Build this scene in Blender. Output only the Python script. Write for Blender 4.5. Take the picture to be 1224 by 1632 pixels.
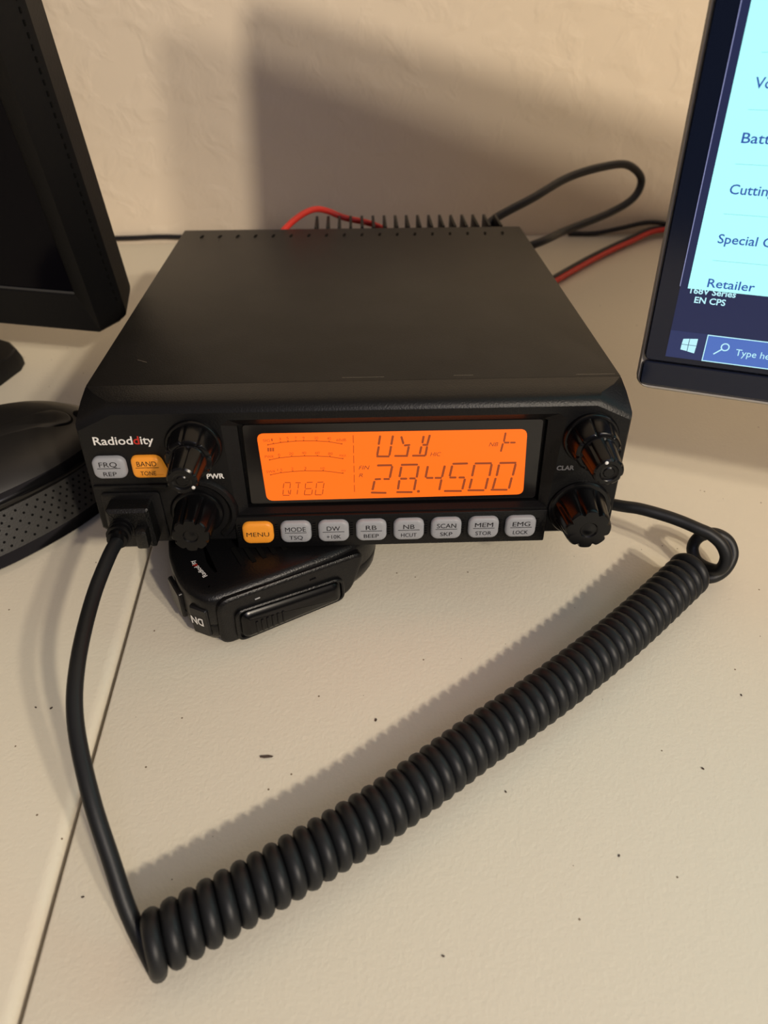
import bpy, bmesh, math, random
from mathutils import Vector, Matrix
random.seed(4)
for o in list(bpy.data.objects): bpy.data.objects.remove(o, do_unlink=True)
S = bpy.context.scene
COL = S.collection
PI = math.pi

# ---------------------------------------------------------------- camera
PITCH, ROLL, YAW = math.radians(41.5656), math.radians(.1775), math.radians(2.3157)
cam_d = bpy.data.cameras.new('camera'); cam = bpy.data.objects.new('camera', cam_d); COL.objects.link(cam)
fwd = Vector((math.sin(YAW)*math.cos(PITCH), math.cos(YAW)*math.cos(PITCH), -math.sin(PITCH)))
rt = Vector((math.cos(YAW), -math.sin(YAW), 0)); up = rt.cross(fwd)
R_ = rt*math.cos(ROLL)+up*math.sin(ROLL); U_ = up*math.cos(ROLL)-rt*math.sin(ROLL)
m = Matrix((R_, U_, -fwd)).transposed().to_4x4(); m.translation = Vector((.0007, -.20707, .22534)); cam.matrix_world = m
cam_d.sensor_fit = 'HORIZONTAL'; cam_d.sensor_width = 36.0; cam_d.lens = 36.0*1200/1224
cam_d.clip_start = .01; cam_d.clip_end = 50
cam_d.dof.use_dof = True; cam_d.dof.focus_distance = .275; cam_d.dof.aperture_fstop = 18
S.camera = cam

# ---------------------------------------------------------------- light
w = bpy.data.worlds.new('room'); S.world = w; w.use_nodes = True
nt = w.node_tree; BG = nt.nodes['Background']; BG.inputs[1].default_value = 1.0
tcw = nt.nodes.new('ShaderNodeTexCoord'); sx = nt.nodes.new('ShaderNodeSeparateXYZ'); rw = nt.nodes.new('ShaderNodeValToRGB')
nt.links.new(tcw.outputs['Generated'], sx.inputs[0]); nt.links.new(sx.outputs['Z'], rw.inputs['Fac']); nt.links.new(rw.outputs['Color'], BG.inputs[0])
rw.color_ramp.elements[0].position = .15; rw.color_ramp.elements[0].color = (.035, .03, .028, 1)      # dim far room
rw.color_ramp.elements[1].position = .80; rw.color_ramp.elements[1].color = (.285, .235, .225, 1)        # lit ceiling
def lamp(name, loc, energy, color, radius):
    d = bpy.data.lights.new(name, 'POINT'); d.energy = energy; d.color = color; d.shadow_soft_size = radius
    o = bpy.data.objects.new(name, d); o.location = loc; COL.objects.link(o); return o
lamp('ceiling_bulb', (.972, -1.572, 1.316), 101, (1, .86, .665), .045)
lamp('ceiling_bulb', (1.195, -1.469, 1.332), 60, (1, .86, .665), .045)
ad = bpy.data.lights.new('cool_fill_light', 'AREA'); ad.energy = .75; ad.color = (.66, .70, 1); ad.size = .35  # added bluish fill that greys the near tabletop, not a real source
ao = bpy.data.objects.new('cool_fill_light', ad); ao.location = (.20, -.50, .42); COL.objects.link(ao)
ao.rotation_euler = (Vector((.12, -.16, 0))-ao.location).to_track_quat('-Z', 'Y').to_euler()
S.view_settings.view_transform = 'Standard'; S.view_settings.look = 'None'; S.view_settings.exposure = 0; S.view_settings.gamma = 1
S.view_settings.use_curve_mapping = False

# ---------------------------------------------------------------- materials
def srgb(r, g, b):
    f = lambda c: (c/255/12.92) if c/255 <= .04045 else ((c/255+.055)/1.055)**2.4
    return (f(r), f(g), f(b), 1)
def mat(name, col, rough=.5, spec=.5, metal=0, bump=None, coat=0, emit=None, estr=1, noise=None):
    M = bpy.data.materials.new(name); M.use_nodes = True; nt = M.node_tree; B = nt.nodes['Principled BSDF']
    B.inputs['Base Color'].default_value = col; B.inputs['Roughness'].default_value = rough
    B.inputs['Specular IOR Level'].default_value = spec; B.inputs['Metallic'].default_value = metal
    B.inputs['Coat Weight'].default_value = coat
    if emit: B.inputs['Emission Color'].default_value = emit; B.inputs['Emission Strength'].default_value = estr
    tc = nt.nodes.new('ShaderNodeTexCoord')
    if bump:
        for i, (sc, st, di) in enumerate(bump):
            n = nt.nodes.new('ShaderNodeTexNoise'); n.inputs['Scale'].default_value = sc; n.inputs['Detail'].default_value = 3
            nt.links.new(tc.outputs['Object'], n.inputs['Vector'])
            b = nt.nodes.new('ShaderNodeBump'); b.inputs['Strength'].default_value = st; b.inputs['Distance'].default_value = di
            nt.links.new(n.outputs['Fac'], b.inputs['Height'])
            if i: nt.links.new(prev.outputs['Normal'], b.inputs['Normal'])
            prev = b
        nt.links.new(prev.outputs['Normal'], B.inputs['Normal'])
    if noise:
        sc, c2, lo, hi = noise
        n = nt.nodes.new('ShaderNodeTexNoise'); n.inputs['Scale'].default_value = sc; n.inputs['Detail'].default_value = 5
        nt.links.new(tc.outputs['Object'], n.inputs['Vector'])
        r = nt.nodes.new('ShaderNodeValToRGB'); r.color_ramp.elements[0].position = lo; r.color_ramp.elements[1].position = hi
        r.color_ramp.elements[0].color = col; r.color_ramp.elements[1].color = c2
        nt.links.new(n.outputs['Fac'], r.inputs['Fac']); nt.links.new(r.outputs['Color'], B.inputs['Base Color'])
    return M
M = {}
M['wall'] = mat('painted_orange_peel_wall', (.88, .76, .61, 1), .6, .3, bump=[(95, .12, .001)])
nt = M['wall'].node_tree; B = nt.nodes['Principled BSDF']; tc = [n for n in nt.nodes if n.type == 'TEX_COORD'][0]
vn = nt.nodes.new('ShaderNodeTexNoise'); vn.inputs['Scale'].default_value = 48; vn.inputs['Detail'].default_value = 3; vn.inputs['Distortion'].default_value = .5
vr = nt.nodes.new('ShaderNodeValToRGB'); vr.color_ramp.elements[0].position = .46; vr.color_ramp.elements[1].position = .72
vb = nt.nodes.new('ShaderNodeBump'); vb.inputs['Strength'].default_value = .24; vb.inputs['Distance'].default_value = .0022
nt.links.new(tc.outputs['Object'], vn.inputs['Vector']); nt.links.new(vn.outputs['Fac'], vr.inputs['Fac']); nt.links.new(vr.outputs['Color'], vb.inputs['Height'])
ob = [n for n in nt.nodes if n.type == 'BUMP' and n != vb][0]; nt.links.new(vb.outputs['Normal'], ob.inputs['Normal'])
M['table'] = mat('white_moulded_plastic', (.715, .665, .545, 1), .45, .3, bump=[(750, .30, .0004), (260, .12, .0005), (60, .10, .001)])
nt = M['table'].node_tree; B = nt.nodes['Principled BSDF']; tc = [n for n in nt.nodes if n.type == 'TEX_COORD'][0]
vo = nt.nodes.new('ShaderNodeTexVoronoi'); vo.inputs['Scale'].default_value = 130; nt.links.new(tc.outputs['Object'], vo.inputs['Vector'])
lt = nt.nodes.new('ShaderNodeMath'); lt.operation = 'LESS_THAN'; lt.inputs[1].default_value = .045; nt.links.new(vo.outputs['Distance'], lt.inputs[0])
sc_ = nt.nodes.new('ShaderNodeSeparateColor'); nt.links.new(vo.outputs['Color'], sc_.inputs[0])
gt = nt.nodes.new('ShaderNodeMath'); gt.operation = 'GREATER_THAN'; gt.inputs[1].default_value = .55; nt.links.new(sc_.outputs[0], gt.inputs[0])
ml = nt.nodes.new('ShaderNodeMath'); ml.operation = 'MULTIPLY'; nt.links.new(lt.outputs[0], ml.inputs[0]); nt.links.new(gt.outputs[0], ml.inputs[1])
mx = nt.nodes.new('ShaderNodeMix'); mx.data_type = 'RGBA'; mx.inputs[6].default_value = (.715, .665, .545, 1); mx.inputs[7].default_value = (.20, .15, .10, 1)
nt.links.new(ml.outputs[0], mx.inputs[0]); nt.links.new(mx.outputs[2], B.inputs['Base Color'])
M['trimdark'] = mat('dark_grey_trim', (.05, .05, .05, 1), .4, .3)
M['floor'] = mat('brown_carpet', (.10, .08, .06, 1), .9)
M['cover'] = mat('matte_black_painted_steel', (.008, .0073, .0063, 1), .42, .24, bump=[(1800, .25, .0002)], noise=(60, (.011, .010, .009, 1), .4, .6))
M['plastic'] = mat('textured_black_plastic', (.004, .004, .0045, 1), .40, .26, bump=[(1500, .35, .0003)])
M['gloss'] = mat('glossy_black_plastic', (.003, .003, .0035, 1), .24, .26)
M['satin'] = mat('satin_black_plastic', (.005, .005, .0055, 1), .33, .35, bump=[(900, .25, .0003)])
M['micp'] = mat('grained_black_plastic', (.004, .004, .0045, 1), .32, .30, bump=[(1700, .45, .0003)])
M['rubber'] = mat('black_cord_rubber', (.007, .008, .0095, 1), .48, .36, bump=[(900, .15, .0002)])
M['plug'] = mat('mottled_black_plug', (.005, .005, .005, 1), .3, .4, bump=[(1600, .5, .0005)])
M['dark'] = mat('recess_shade_black', (.003, .003, .003, 1), .8, .1)  # near-black standing in for the shade inside slots, grooves and dimples
M['greybtn'] = mat('pale_grey_button_plastic', (.28, .285, .30, 1), .45, .3, emit=(.5, .5, .52, 1), estr=.06)
M['orangebtn'] = mat('backlit_orange_button_plastic', (.62, .22, .02, 1), .45, .4, emit=(1, .36, .03, 1), estr=.22)
M['legend'] = mat('dark_button_print', (.012, .010, .010, 1), .6, .3)
M['white'] = mat('white_print', (.75, .74, .72, 1), .5, .3)
M['greyp'] = mat('dim_grey_print', (.42, .42, .42, 1), .5, .3)
M['scratchm'] = mat('bare_scratch', (.25, .22, .18, 1), .5, .4)
M['redp'] = mat('red_print', (.50, .03, .02, 1), .5, .3)
M['lcd'] = mat('backlit_orange_lcd', (.25, .05, .005, 1), .35, .3, emit=(1, .145, .008, 1), estr=1.0)
M['seg'] = mat('dark_lcd_segment', (.05, .01, .005, 1), .4, .3, emit=srgb(142, 66, 30), estr=1)
M['segdim'] = mat('faint_lcd_segment', (.1, .02, .005, 1), .4, .3, emit=srgb(166, 66, 18), estr=1)
M['glass'] = mat('black_display_glass', (.008, .007, .007, 1), .12, .5)
M['monbezel'] = mat('matte_black_monitor_plastic', (.0035, .0035, .004, 1), .5, .3, bump=[(700, .3, .0003)])
M['monscreen'] = mat('switched_off_screen', (.0008, .0008, .003, 1), .12, .12)
M['glassbez'] = mat('blue_reflection_bezel_glass', (.006, .010, .026, 1), .14, .4)  # bluish reflection put into the base colour of the black glass
M['edge'] = mat('brushed_grey_edge', (.42, .39, .35, 1), .4, .5, metal=.25)
M['desk'] = mat('screen_desktop_glow', (.01, .01, .02, 1), .3, .3, emit=srgb(30, 38, 72), estr=1)
M['bar'] = mat('screen_taskbar_glow', (.01, .01, .02, 1), .3, .3, emit=srgb(40, 50, 90), estr=1)
M['search'] = mat('screen_search_box_glow', (.01, .01, .02, 1), .3, .3, emit=srgb(78, 112, 190), estr=1)
M['cyan'] = mat('screen_cyan_page_glow', (.02, .02, .02, 1), .3, .3, emit=srgb(172, 252, 254), estr=1.15)
M['bluetext'] = mat('screen_blue_text', (.01, .01, .02, 1), .3, .3, emit=srgb(44, 84, 168), estr=1)
M['paletext'] = mat('screen_pale_text', (.01, .01, .02, 1), .3, .3, emit=srgb(190, 245, 255), estr=1)
M['edgeline'] = mat('screen_window_edge', (.01, .01, .02, 1), .3, .3, emit=srgb(150, 155, 200), estr=1)
M['rule'] = mat('screen_rule_line', (.01, .01, .02, 1), .3, .3, emit=srgb(140, 215, 215), estr=1)
M['mouse'] = mat('satin_grey_mouse_plastic', (.014, .013, .012, 1), .4, .5)
M['mousegl'] = mat('glossy_mouse_trim', (.003, .003, .0035, 1), .14, .6)
M['redwire'] = mat('red_wire_insulation', (.62, .035, .025, 1), .4, .4)
M['blackwire'] = mat('black_wire_insulation', (.012, .012, .016, 1), .4, .4)
M['alu'] = mat('black_heatsink_metal', (.006, .006, .006, 1), .5, .3)
M['crumb'] = mat('brown_crumb', (.06, .04, .03, 1), .8)
# dotted rubber for the mouse grip: rows of small dark dimples
M['grip'] = mat('dotted_grip_rubber', (.03, .029, .027, 1), .38, .5, bump=[(1500, .3, .0002)])

# ---------------------------------------------------------------- helpers
def link(name, me, mt=None, parent=None, smooth=True, mw=None):
    o = bpy.data.objects.new(name, me); COL.objects.link(o)
    if mt and not me.materials: me.materials.append(M[mt] if isinstance(mt, str) else mt)
    if parent: o.parent = parent
    if mw is not None: o.matrix_local = mw
    if smooth is True:
        for p in me.polygons: p.use_smooth = True
    elif smooth:
        for p in me.polygons: p.use_smooth = True
        try: me.set_sharp_from_angle(angle=math.radians(smooth))
        except Exception: pass
    return o
def bmlink(name, bm, mt, parent=None, smooth=30, mw=None):
    bmesh.ops.recalc_face_normals(bm, faces=bm.faces)
    me = bpy.data.meshes.new(name); bm.to_mesh(me); bm.free()
    return link(name, me, mt, parent, smooth, mw)
def tag(o, label=None, cat=None, group=None, kind=None):
    if label: o['label'] = label
    if cat: o['category'] = cat
    if group: o['group'] = group
    if kind: o['kind'] = kind
    return o
def empty(name, loc=(0, 0, 0), mw=None):
    o = bpy.data.objects.new(name, None); COL.objects.link(o); o.location = loc; o.empty_display_size = .02
    if mw is not None: o.matrix_world = mw
    return o
def box(bm, x0, x1, y0, y1, z0, z1, bev=0, seg=2):
    r = bmesh.ops.create_cube(bm, size=1)
    for v in r['verts']:
        v.co = Vector((x0+(v.co.x+.5)*(x1-x0), y0+(v.co.y+.5)*(y1-y0), z0+(v.co.z+.5)*(z1-z0)))
    if bev:
        es = list({e for v in r['verts'] for e in v.link_edges})
        bmesh.ops.bevel(bm, geom=es, offset=bev, segments=seg, affect='EDGES', profile=.5)
def rrect(w_, h_, r, n=6):
    pts = []
    for cx, cy, a in ((w_/2-r, h_/2-r, 0), (-w_/2+r, h_/2-r, 90), (-w_/2+r, -h_/2+r, 180), (w_/2-r, -h_/2+r, 270)):
        for k in range(n+1):
            t = math.radians(a+90*k/n); pts.append((cx+r*math.cos(t), cy+r*math.sin(t)))
    return pts
def loft(bm, rings, cap0=True, cap1=True, closed=True):
    vs = [[bm.verts.new(p) for p in r] for r in rings]
    n = len(rings[0])
    for a, b in zip(vs, vs[1:]):
        for i in range(n if closed else n-1):
            j = (i+1) % n; bm.faces.new((a[i], a[j], b[j], b[i]))
    if cap0: bm.faces.new(vs[0][::-1])
    if cap1: bm.faces.new(vs[-1])
    return vs
def inset_poly(pts, d):
    n = len(pts); out = []
    for i in range(n):
        p0, p1, p2 = Vector(pts[i-1]), Vector(pts[i]), Vector(pts[(i+1) % n])
        a = (p1-p0); b = (p2-p1)
        if a.length < 1e-9: a = b
        if b.length < 1e-9: b = a
        t = (a.normalized()+b.normalized()).normalized(); nrm = Vector((-t.y, t.x))
        out.append(tuple(p1+nrm*d))
    return out
def spline(pts, n=12):
    P = [Vector(p) for p in pts]; P = [P[0]*2-P[1]]+P+[P[-1]*2-P[-2]]; out = []
    for i in range(1, len(P)-2):
        for k in range(n):
            t = k/n; a, b, c, d = P[i-1], P[i], P[i+1], P[i+2]
            out.append(.5*((2*b)+(c-a)*t+(2*a-5*b+4*c-d)*t*t+(3*b-a-3*c+d)*t**3))
    out.append(P[-2]); return out
def tube(bm, pts, r, n=12, cap=True):
    P = [Vector(p) for p in pts]; T = (P[1]-P[0]).normalized()
    N = T.orthogonal().normalized(); rings = []
    for i, p in enumerate(P):
        t = (P[min(i+1, len(P)-1)]-P[max(i-1, 0)]).normalized()
        N = (N-t*N.dot(t)).normalized(); Bn = t.cross(N)
        rr = r(i/(len(P)-1)) if callable(r) else r
        rings.append([p+(N*math.cos(2*PI*k/n)+Bn*math.sin(2*PI*k/n))*rr for k in range(n)])
    loft(bm, rings, cap, cap)
def text_mesh(s, size=1, shear=0, bold=0, depth=0):
    c = bpy.data.curves.new('t', 'FONT'); c.body = s; c.size = size; c.shear = shear; c.offset = bold; c.extrude = depth
    c.resolution_u = 3
    o = bpy.data.objects.new('t', c); COL.objects.link(o)
    me = bpy.data.meshes.new_from_object(o.evaluated_get(bpy.context.evaluated_depsgraph_get()))
    bpy.data.objects.remove(o, do_unlink=True); bpy.data.curves.remove(c)
    return me
def add_text(bm, s, ax, x, y, w_=None, h_=None, shear=0, bold=0, depth=.00006, ref=None):
    """letters on a plane: ax = (origin, right, up, normal); x, y baseline left; w_, h_ fitted size"""
    me = text_mesh(s, 1, shear, bold)
    xs = [v.co.x for v in me.vertices]; ys = [v.co.y for v in me.vertices]
    x0, x1, y0, y1 = min(xs), max(xs), min(ys), max(ys)
    cap = .729 if ref is None else ref
    sy = h_/cap; sx = (w_/(x1-x0)) if w_ else sy
    O, X, Y, N = ax
    tb = bmesh.new(); tb.from_mesh(me); bpy.data.meshes.remove(me)
    vm = {}
    for v in tb.verts: vm[v] = bm.verts.new(O+X*(x+(v.co.x-x0)*sx)+Y*(y+v.co.y*sy)+N*depth)
    for f in tb.faces:
        try: bm.faces.new([vm[v] for v in f.verts])
        except ValueError: pass
    tb.free()
def quad(bm, ax, pts, n0=0, n1=.00008):
    O, X, Y, N = ax
    a = [bm.verts.new(O+X*p[0]+Y*p[1]+N*n0) for p in pts]; b = [bm.verts.new(O+X*p[0]+Y*p[1]+N*n1) for p in pts]
    n = len(pts)
    bm.faces.new(b); bm.faces.new(a[::-1])
    for i in range(n): bm.faces.new((a[i], a[(i+1) % n], b[(i+1) % n], b[i]))
def stroke(bm, ax, x0, y0, x1, y1, w_, pointed=True):
    a, b = Vector((x0, y0)), Vector((x1, y1)); d = (b-a).normalized(); n = Vector((-d.y, d.x))*w_/2
    e = d*w_/2*(.6 if pointed else 0)
    pts = [a-e*.0+n, a-e, a-n, b-n, b+e, b+n] if pointed else [a+n, a-n, b-n, b+n]
    quad(bm, ax, [tuple(p) for p in pts])

# ================================================================ SETTING
WY = .3668
bm = bmesh.new(); box(bm, -2.2, 2.4, WY, WY+.1, -.74, 1.7)
tag(bmlink('wall_back', bm, 'wall'), kind='structure')
bm = bmesh.new(); box(bm, -2.2, 2.4, -2.6, WY+.1, -.78, -.74)
tag(bmlink('floor', bm, 'floor'), kind='structure')

def table(x0, x1, y1, bev, label):
    t = empty('folding_table', ((x0+x1)/2, (y1-.76)/2, -.74)); tag(t, label, 'table')
    inv = Matrix.Translation(-t.location)
    bm = bmesh.new(); box(bm, x0, x1, -.76, y1, -.045, 0, bev, 5); bmlink('tabletop', bm, 'table', t, 40, inv)
    for sx in (x0+.12, x1-.12):
        for sy in (-.66, y1-.12):
            bm = bmesh.new(); tube(bm, [(sx, sy, -.74), (sx, sy, -.045)], .014, 14); bmlink('leg', bm, 'edge', t, 40, inv)
table(-.0893, 1.40, .3648, .0009, 'off-white moulded plastic folding table on the right, under the radio and coiled cord')
table(-1.55, -.0910, .3605, .0042, 'off-white plastic folding table on the left with a rounded edge, under the computer mouse')

# ================================================================ RADIO
RM = Matrix.Translation((0, .001168, .027285)) @ Matrix.Rotation(math.radians(-6), 4, 'X')
D = .2132
radio = empty('radio_transceiver', mw=RM)
tag(radio, 'black desktop radio transceiver with a glowing orange display, tilted up at the front', 'radio')
# sheet-metal cover
bm = bmesh.new(); box(bm, -.0950, .0950, .0162, D, .0, .0579, .0007, 2)
cover = bmlink('top_cover', bm, 'cover', radio)
for k in range(18):
    x = -.0830+k*.00975
    bm = bmesh.new()
    pts = [(px*.5, py) for px, py in rrect(.0030, .0055, .0014, 4)]
    loft(bm, [[(x+p[0]+p[1]*.12, .1995+p[1], .0577) for p in pts], [(x+p[0]*1.0+p[1]*.12, .1995+p[1], .05805) for p in pts]])
    bmlink('vent_slot', bm, 'dark', cover)  # raised plates; the shade of the holes is in their colour
# thin scratches
for (xa, ya, xb, yb) in ((-.0815, .0375, -.0775, .0350), (.0790, .0182, .0930, .0180), (-.005, .0190, .010, .0190), (.035, .0192, .042, .0191)):
    bm = bmesh.new(); a, b = Vector((xa, ya, .05797)), Vector((xb, yb, .05797)); n = (b-a).cross(Vector((0, 0, 1))).normalized()*.00007
    bm.faces.new([bm.verts.new(p) for p in (a-n, b-n, b+n, a+n)]); bmlink('scratch', bm, 'scratchm', cover)
# front bezel
def ring8(y, xw, z0, zc, xc, zt, bl=.0085, bz=.007):
    return [(-xw+bl, y, z0), (xw-bl*.6, y, z0), (xw, y, z0+bz*.6), (xw, y, zc), (xc, y, zt), (-xc, y, zt), (-xw, y, zc), (-xw, y, z0+bz)]
bm = bmesh.new()
rings = [ring8(.0160, .0950, 0, .0572, .0944, .0579, .001, .001), ring8(.0100, .0953, 0, .0552, .0905, .0581, .003, .003), ring8(.0040, .0957, 0, .0520, .0845, .0580),
         ring8(.0018, .0957, .0002, .0509, .0836, .0571), ring8(.0006, .0954, .0008, .0500, .0830, .0560), ring8(.0, .0948, .0016, .0490, .0825, .0548)]
vs = loft(bm, rings, True, False)
inner0 = [(-.0450, .0000, .0128), (.0700, .0, .0128), (.0725, .0, .0500), (.0700, .0, .0520), (-.0440, .0, .0520), (-.0465, .0, .0500)]
inner1 = [(-.0412, .0026, .0139), (.0672, .0026, .0139), (.0668, .0026, .0482), (.0655, .0026, .0489), (-.0405, .0026, .0489), (-.0415, .0026, .0482)]
inner2 = [(x, .0056, z) for x, y, z in inner1]
iv = loft(bm, [inner0, inner1, inner2], False, False)
bm.edges.ensure_lookup_table()
def loop_edges(v): return [bm.edges.get((v[i], v[(i+1) % len(v)])) for i in range(len(v))]
bmesh.ops.triangle_fill(bm, edges=loop_edges(vs[-1])+loop_edges(iv[0]), use_beauty=True)
bm.faces.new(iv[-1])
bezel = bmlink('front_bezel', bm, 'plastic', radio, 22)
AX = (Vector((0, 0, 0)), Vector((1, 0, 0)), Vector((0, 0, 1)), Vector((0, -1, 0)))
def axy(y): return (Vector((0, y, 0)), AX[1], AX[2], AX[3])
MMc = .001
# raised collar arc round the knobs on the left, and ledges
bm = bmesh.new()
for (cx, cz, r0, r1, a0, a1) in ((-.0594, .0145, .0118, .0150, -50, 78),):
    n = 26; rings = []
    for k in range(n+1):
        a = math.radians(a0+(a1-a0)*k/n); c, s = math.cos(a), math.sin(a)
        rings.append([(cx+r0*c, .0004, cz+r0*s), (cx+r0*c, -.0006, cz+r0*s), (cx+(r0+.001)*c, -.0016, cz+(r0+.001)*s), (cx+(r1-.0008)*c, -.0014, cz+(r1-.0008)*s), (cx+r1*c, -.0002, cz+r1*s), (cx+r1*c, .0004, cz+r1*s)])
    loft(bm, rings)
bmlink('knob_surround', bm, 'plastic', radio, 40)
bm = bmesh.new(); box(bm, -.0945, -.0685, -.0008, .002, .0255, .0270, .0003); bmlink('ledge', bm, 'plastic', radio)
# display
disp = empty('display', (0, 0, 0)); disp.parent = radio
def plate(name, pts, y0, y1, mt, parent, bev=.0003):
    bm = bmesh.new()
    rings = [[(p[0], y1, p[1]) for p in pts], [(p[0], y0+bev, p[1]) for p in pts], [(p[0], y0, p[1]) for p in inset_poly(pts, bev)]]
    loft(bm, rings); return bmlink(name, bm, mt, parent, 30)
def rquad(c, r, n=5):
    """rounded quad, corners given counter-clockwise"""
    out = []; C_ = [Vector(p) for p in c]
    for i in range(4):
        p0, p1, p2 = C_[i-1], C_[i], C_[(i+1) % 4]
        a = p1+(p0-p1).normalized()*r; b = p1+(p2-p1).normalized()*r
        for k in range(n+1):
            t = k/n; out.append(tuple(a*(1-t)**2+p1*2*t*(1-t)+b*t*t))
    return out
glass = rquad([(-.0402, .0146), (.0662, .0146), (.0655, .0482), (-.0400, .0482)], .0015)
lcdq = rquad([(-.0341, .0163), (.0614, .0166), (.0600, .0443), (-.0352, .0447)], .0026)
plate('display_glass', glass, .0034, .0050, 'glass', disp, .0002)
lcd = plate('lcd_screen', lcdq, .0030, .0036, 'lcd', disp, .0001)
lcd['label'] = 'glowing orange screen reading 28.4500'
def seg_obj(name, L, w_, mt, pointed=True):
    bm = bmesh.new(); ax = axy(.0030)
    for s_ in L:
        a = Vector((s_[0], s_[1])); b = Vector((s_[2], s_[3]))
        stroke(bm, ax, a.x*MMc, a.y*MMc, b.x*MMc, b.y*MMc, w_*MMc, pointed)
    return bm
BIG = [(6.98, 30.77, 12.09, 30.77), (12.26, 30.24, 11.44, 25.5), (6.09, 24.84, 8.06, 24.92), (9.3, 24.89, 11.27, 24.83), (5.8, 23.97, 5.09, 20.26), (4.62, 19.04, 10.03, 18.76), (15.59, 30.81, 21.44, 30.79), (15.6, 29.89, 14.98, 25.74), (21.85, 30.0, 21.29, 25.37), (15.38, 24.86, 17.64, 24.8), (18.76, 24.9, 20.74, 24.85), (14.94, 24.06, 14.47, 20.35), (21.03, 24.24, 20.45, 19.84), (14.02, 18.99, 19.73, 18.83), (25.2, 29.91, 24.56, 25.28), (31.35, 29.95, 30.6, 25.32), (24.97, 24.94, 27.23, 24.88), (28.08, 24.86, 30.34, 24.79), (30.38, 23.99, 29.82, 19.58), (34.27, 30.79, 39.59, 30.79), (34.04, 29.88, 33.41, 25.58), (33.45, 24.91, 35.71, 24.85), (36.85, 24.82, 38.83, 24.77), (39.04, 24.09, 38.4, 19.69), (31.74, 18.98, 38.05, 18.81), (42.39, 30.71, 48.27, 30.69), (42.16, 30.0, 41.63, 25.37), (48.43, 30.17, 48.03, 25.33), (41.6, 24.02, 41.01, 19.96), (47.55, 24.2, 47.0, 19.59), (40.5, 19.08, 46.48, 18.92), (51.36, 30.68, 57.26, 30.66), (51.15, 29.9, 50.7, 25.26), (57.2, 30.07, 56.66, 25.31), (50.4, 24.13, 49.74, 19.72), (56.32, 24.17, 55.79, 19.56), (49.11, 19.05, 55.1, 18.89)]
USB = [(7.98, 42.97, 7.47, 39.55), (12.47, 42.86, 11.94, 39.44), (7.47, 38.6, 6.9, 35.11), (11.84, 38.62, 11.3, 35.0), (6.73, 34.6, 11.14, 34.49), (15.46, 42.48, 16.2, 39.65), (16.59, 38.88, 18.5, 39.09), (18.13, 38.34, 17.59, 34.84), (13.18, 34.63, 17.76, 34.52), (23.33, 42.48, 22.97, 39.8), (25.49, 42.86, 24.79, 39.44), (23.16, 38.98, 24.91, 38.93), (22.63, 38.23, 22.16, 35.37), (24.66, 38.18, 24.22, 34.68), (19.58, 34.6, 24.12, 34.49), (52.33, 43.16, 52.05, 39.73), (51.75, 38.79, 51.31, 35.61), (52.26, 39.22, 53.92, 39.18), (54.47, 39.17, 56.13, 39.13)]
DASH = [(-1.49, 43.5, -1.49, 40.31), (-1.48, 39.39, -1.52, 36.13), (-1.5, 35.19, -1.54, 31.88), (-1.53, 30.93, -1.56, 28.04), (-1.54, 27.06, -1.63, 23.64), (-1.57, 22.64, -1.6, 19.5)]
ARC = [(-31.57, 40.35, -26.95, 41.15), (-26.95, 41.15, -21.58, 41.62), (-21.58, 41.62, -15.26, 41.56), (-15.26, 41.56, -10.13, 41.07), (-10.13, 41.07, -5.6, 40.08), (-31.74, 34.07, -28.07, 34.83), (-28.07, 34.83, -23.63, 35.28), (-23.63, 35.28, -19.01, 35.4), (-19.01, 35.4, -14.4, 35.28), (-14.4, 35.28, -10.0, 34.89), (-10.0, 34.89, -5.41, 33.93), (-31.69, 27.81, -27.97, 28.58), (-27.97, 28.58, -23.68, 29.0), (-23.68, 29.0, -19.19, 29.22), (-19.19, 29.22, -12.7, 28.96), (-12.7, 28.96, -9.46, 28.49), (-9.46, 28.49, -5.61, 27.75)]
TICK = [(-29.86, 40.86, -29.39, 40.84), (-27.3, 41.3, -26.82, 41.29), (-24.66, 41.69, -24.19, 41.68), (-21.93, 41.72, -21.46, 41.7), (-19.16, 41.79, -18.69, 41.77), (-14.62, 41.68, -14.14, 41.67), (-10.24, 41.21, -9.77, 41.19), (-5.84, 40.09, -5.36, 40.08), (-31.81, 40.35, -31.33, 40.34), (-28.29, 35.02, -27.81, 35.01), (-23.85, 35.47, -23.37, 35.46), (-19.24, 35.59, -18.76, 35.58), (-14.63, 35.48, -14.15, 35.46), (-10.23, 35.08, -9.75, 35.07), (-5.65, 34.03, -5.16, 34.01), (-31.77, 34.17, -31.29, 34.16), (-28.2, 28.73, -27.72, 28.72), (-23.91, 29.2, -23.42, 29.19), (-19.43, 29.42, -18.94, 29.41), (-12.94, 29.16, -12.45, 29.14), (-5.85, 27.86, -5.36, 27.85), (-31.94, 27.82, -31.45, 27.8)]
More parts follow.
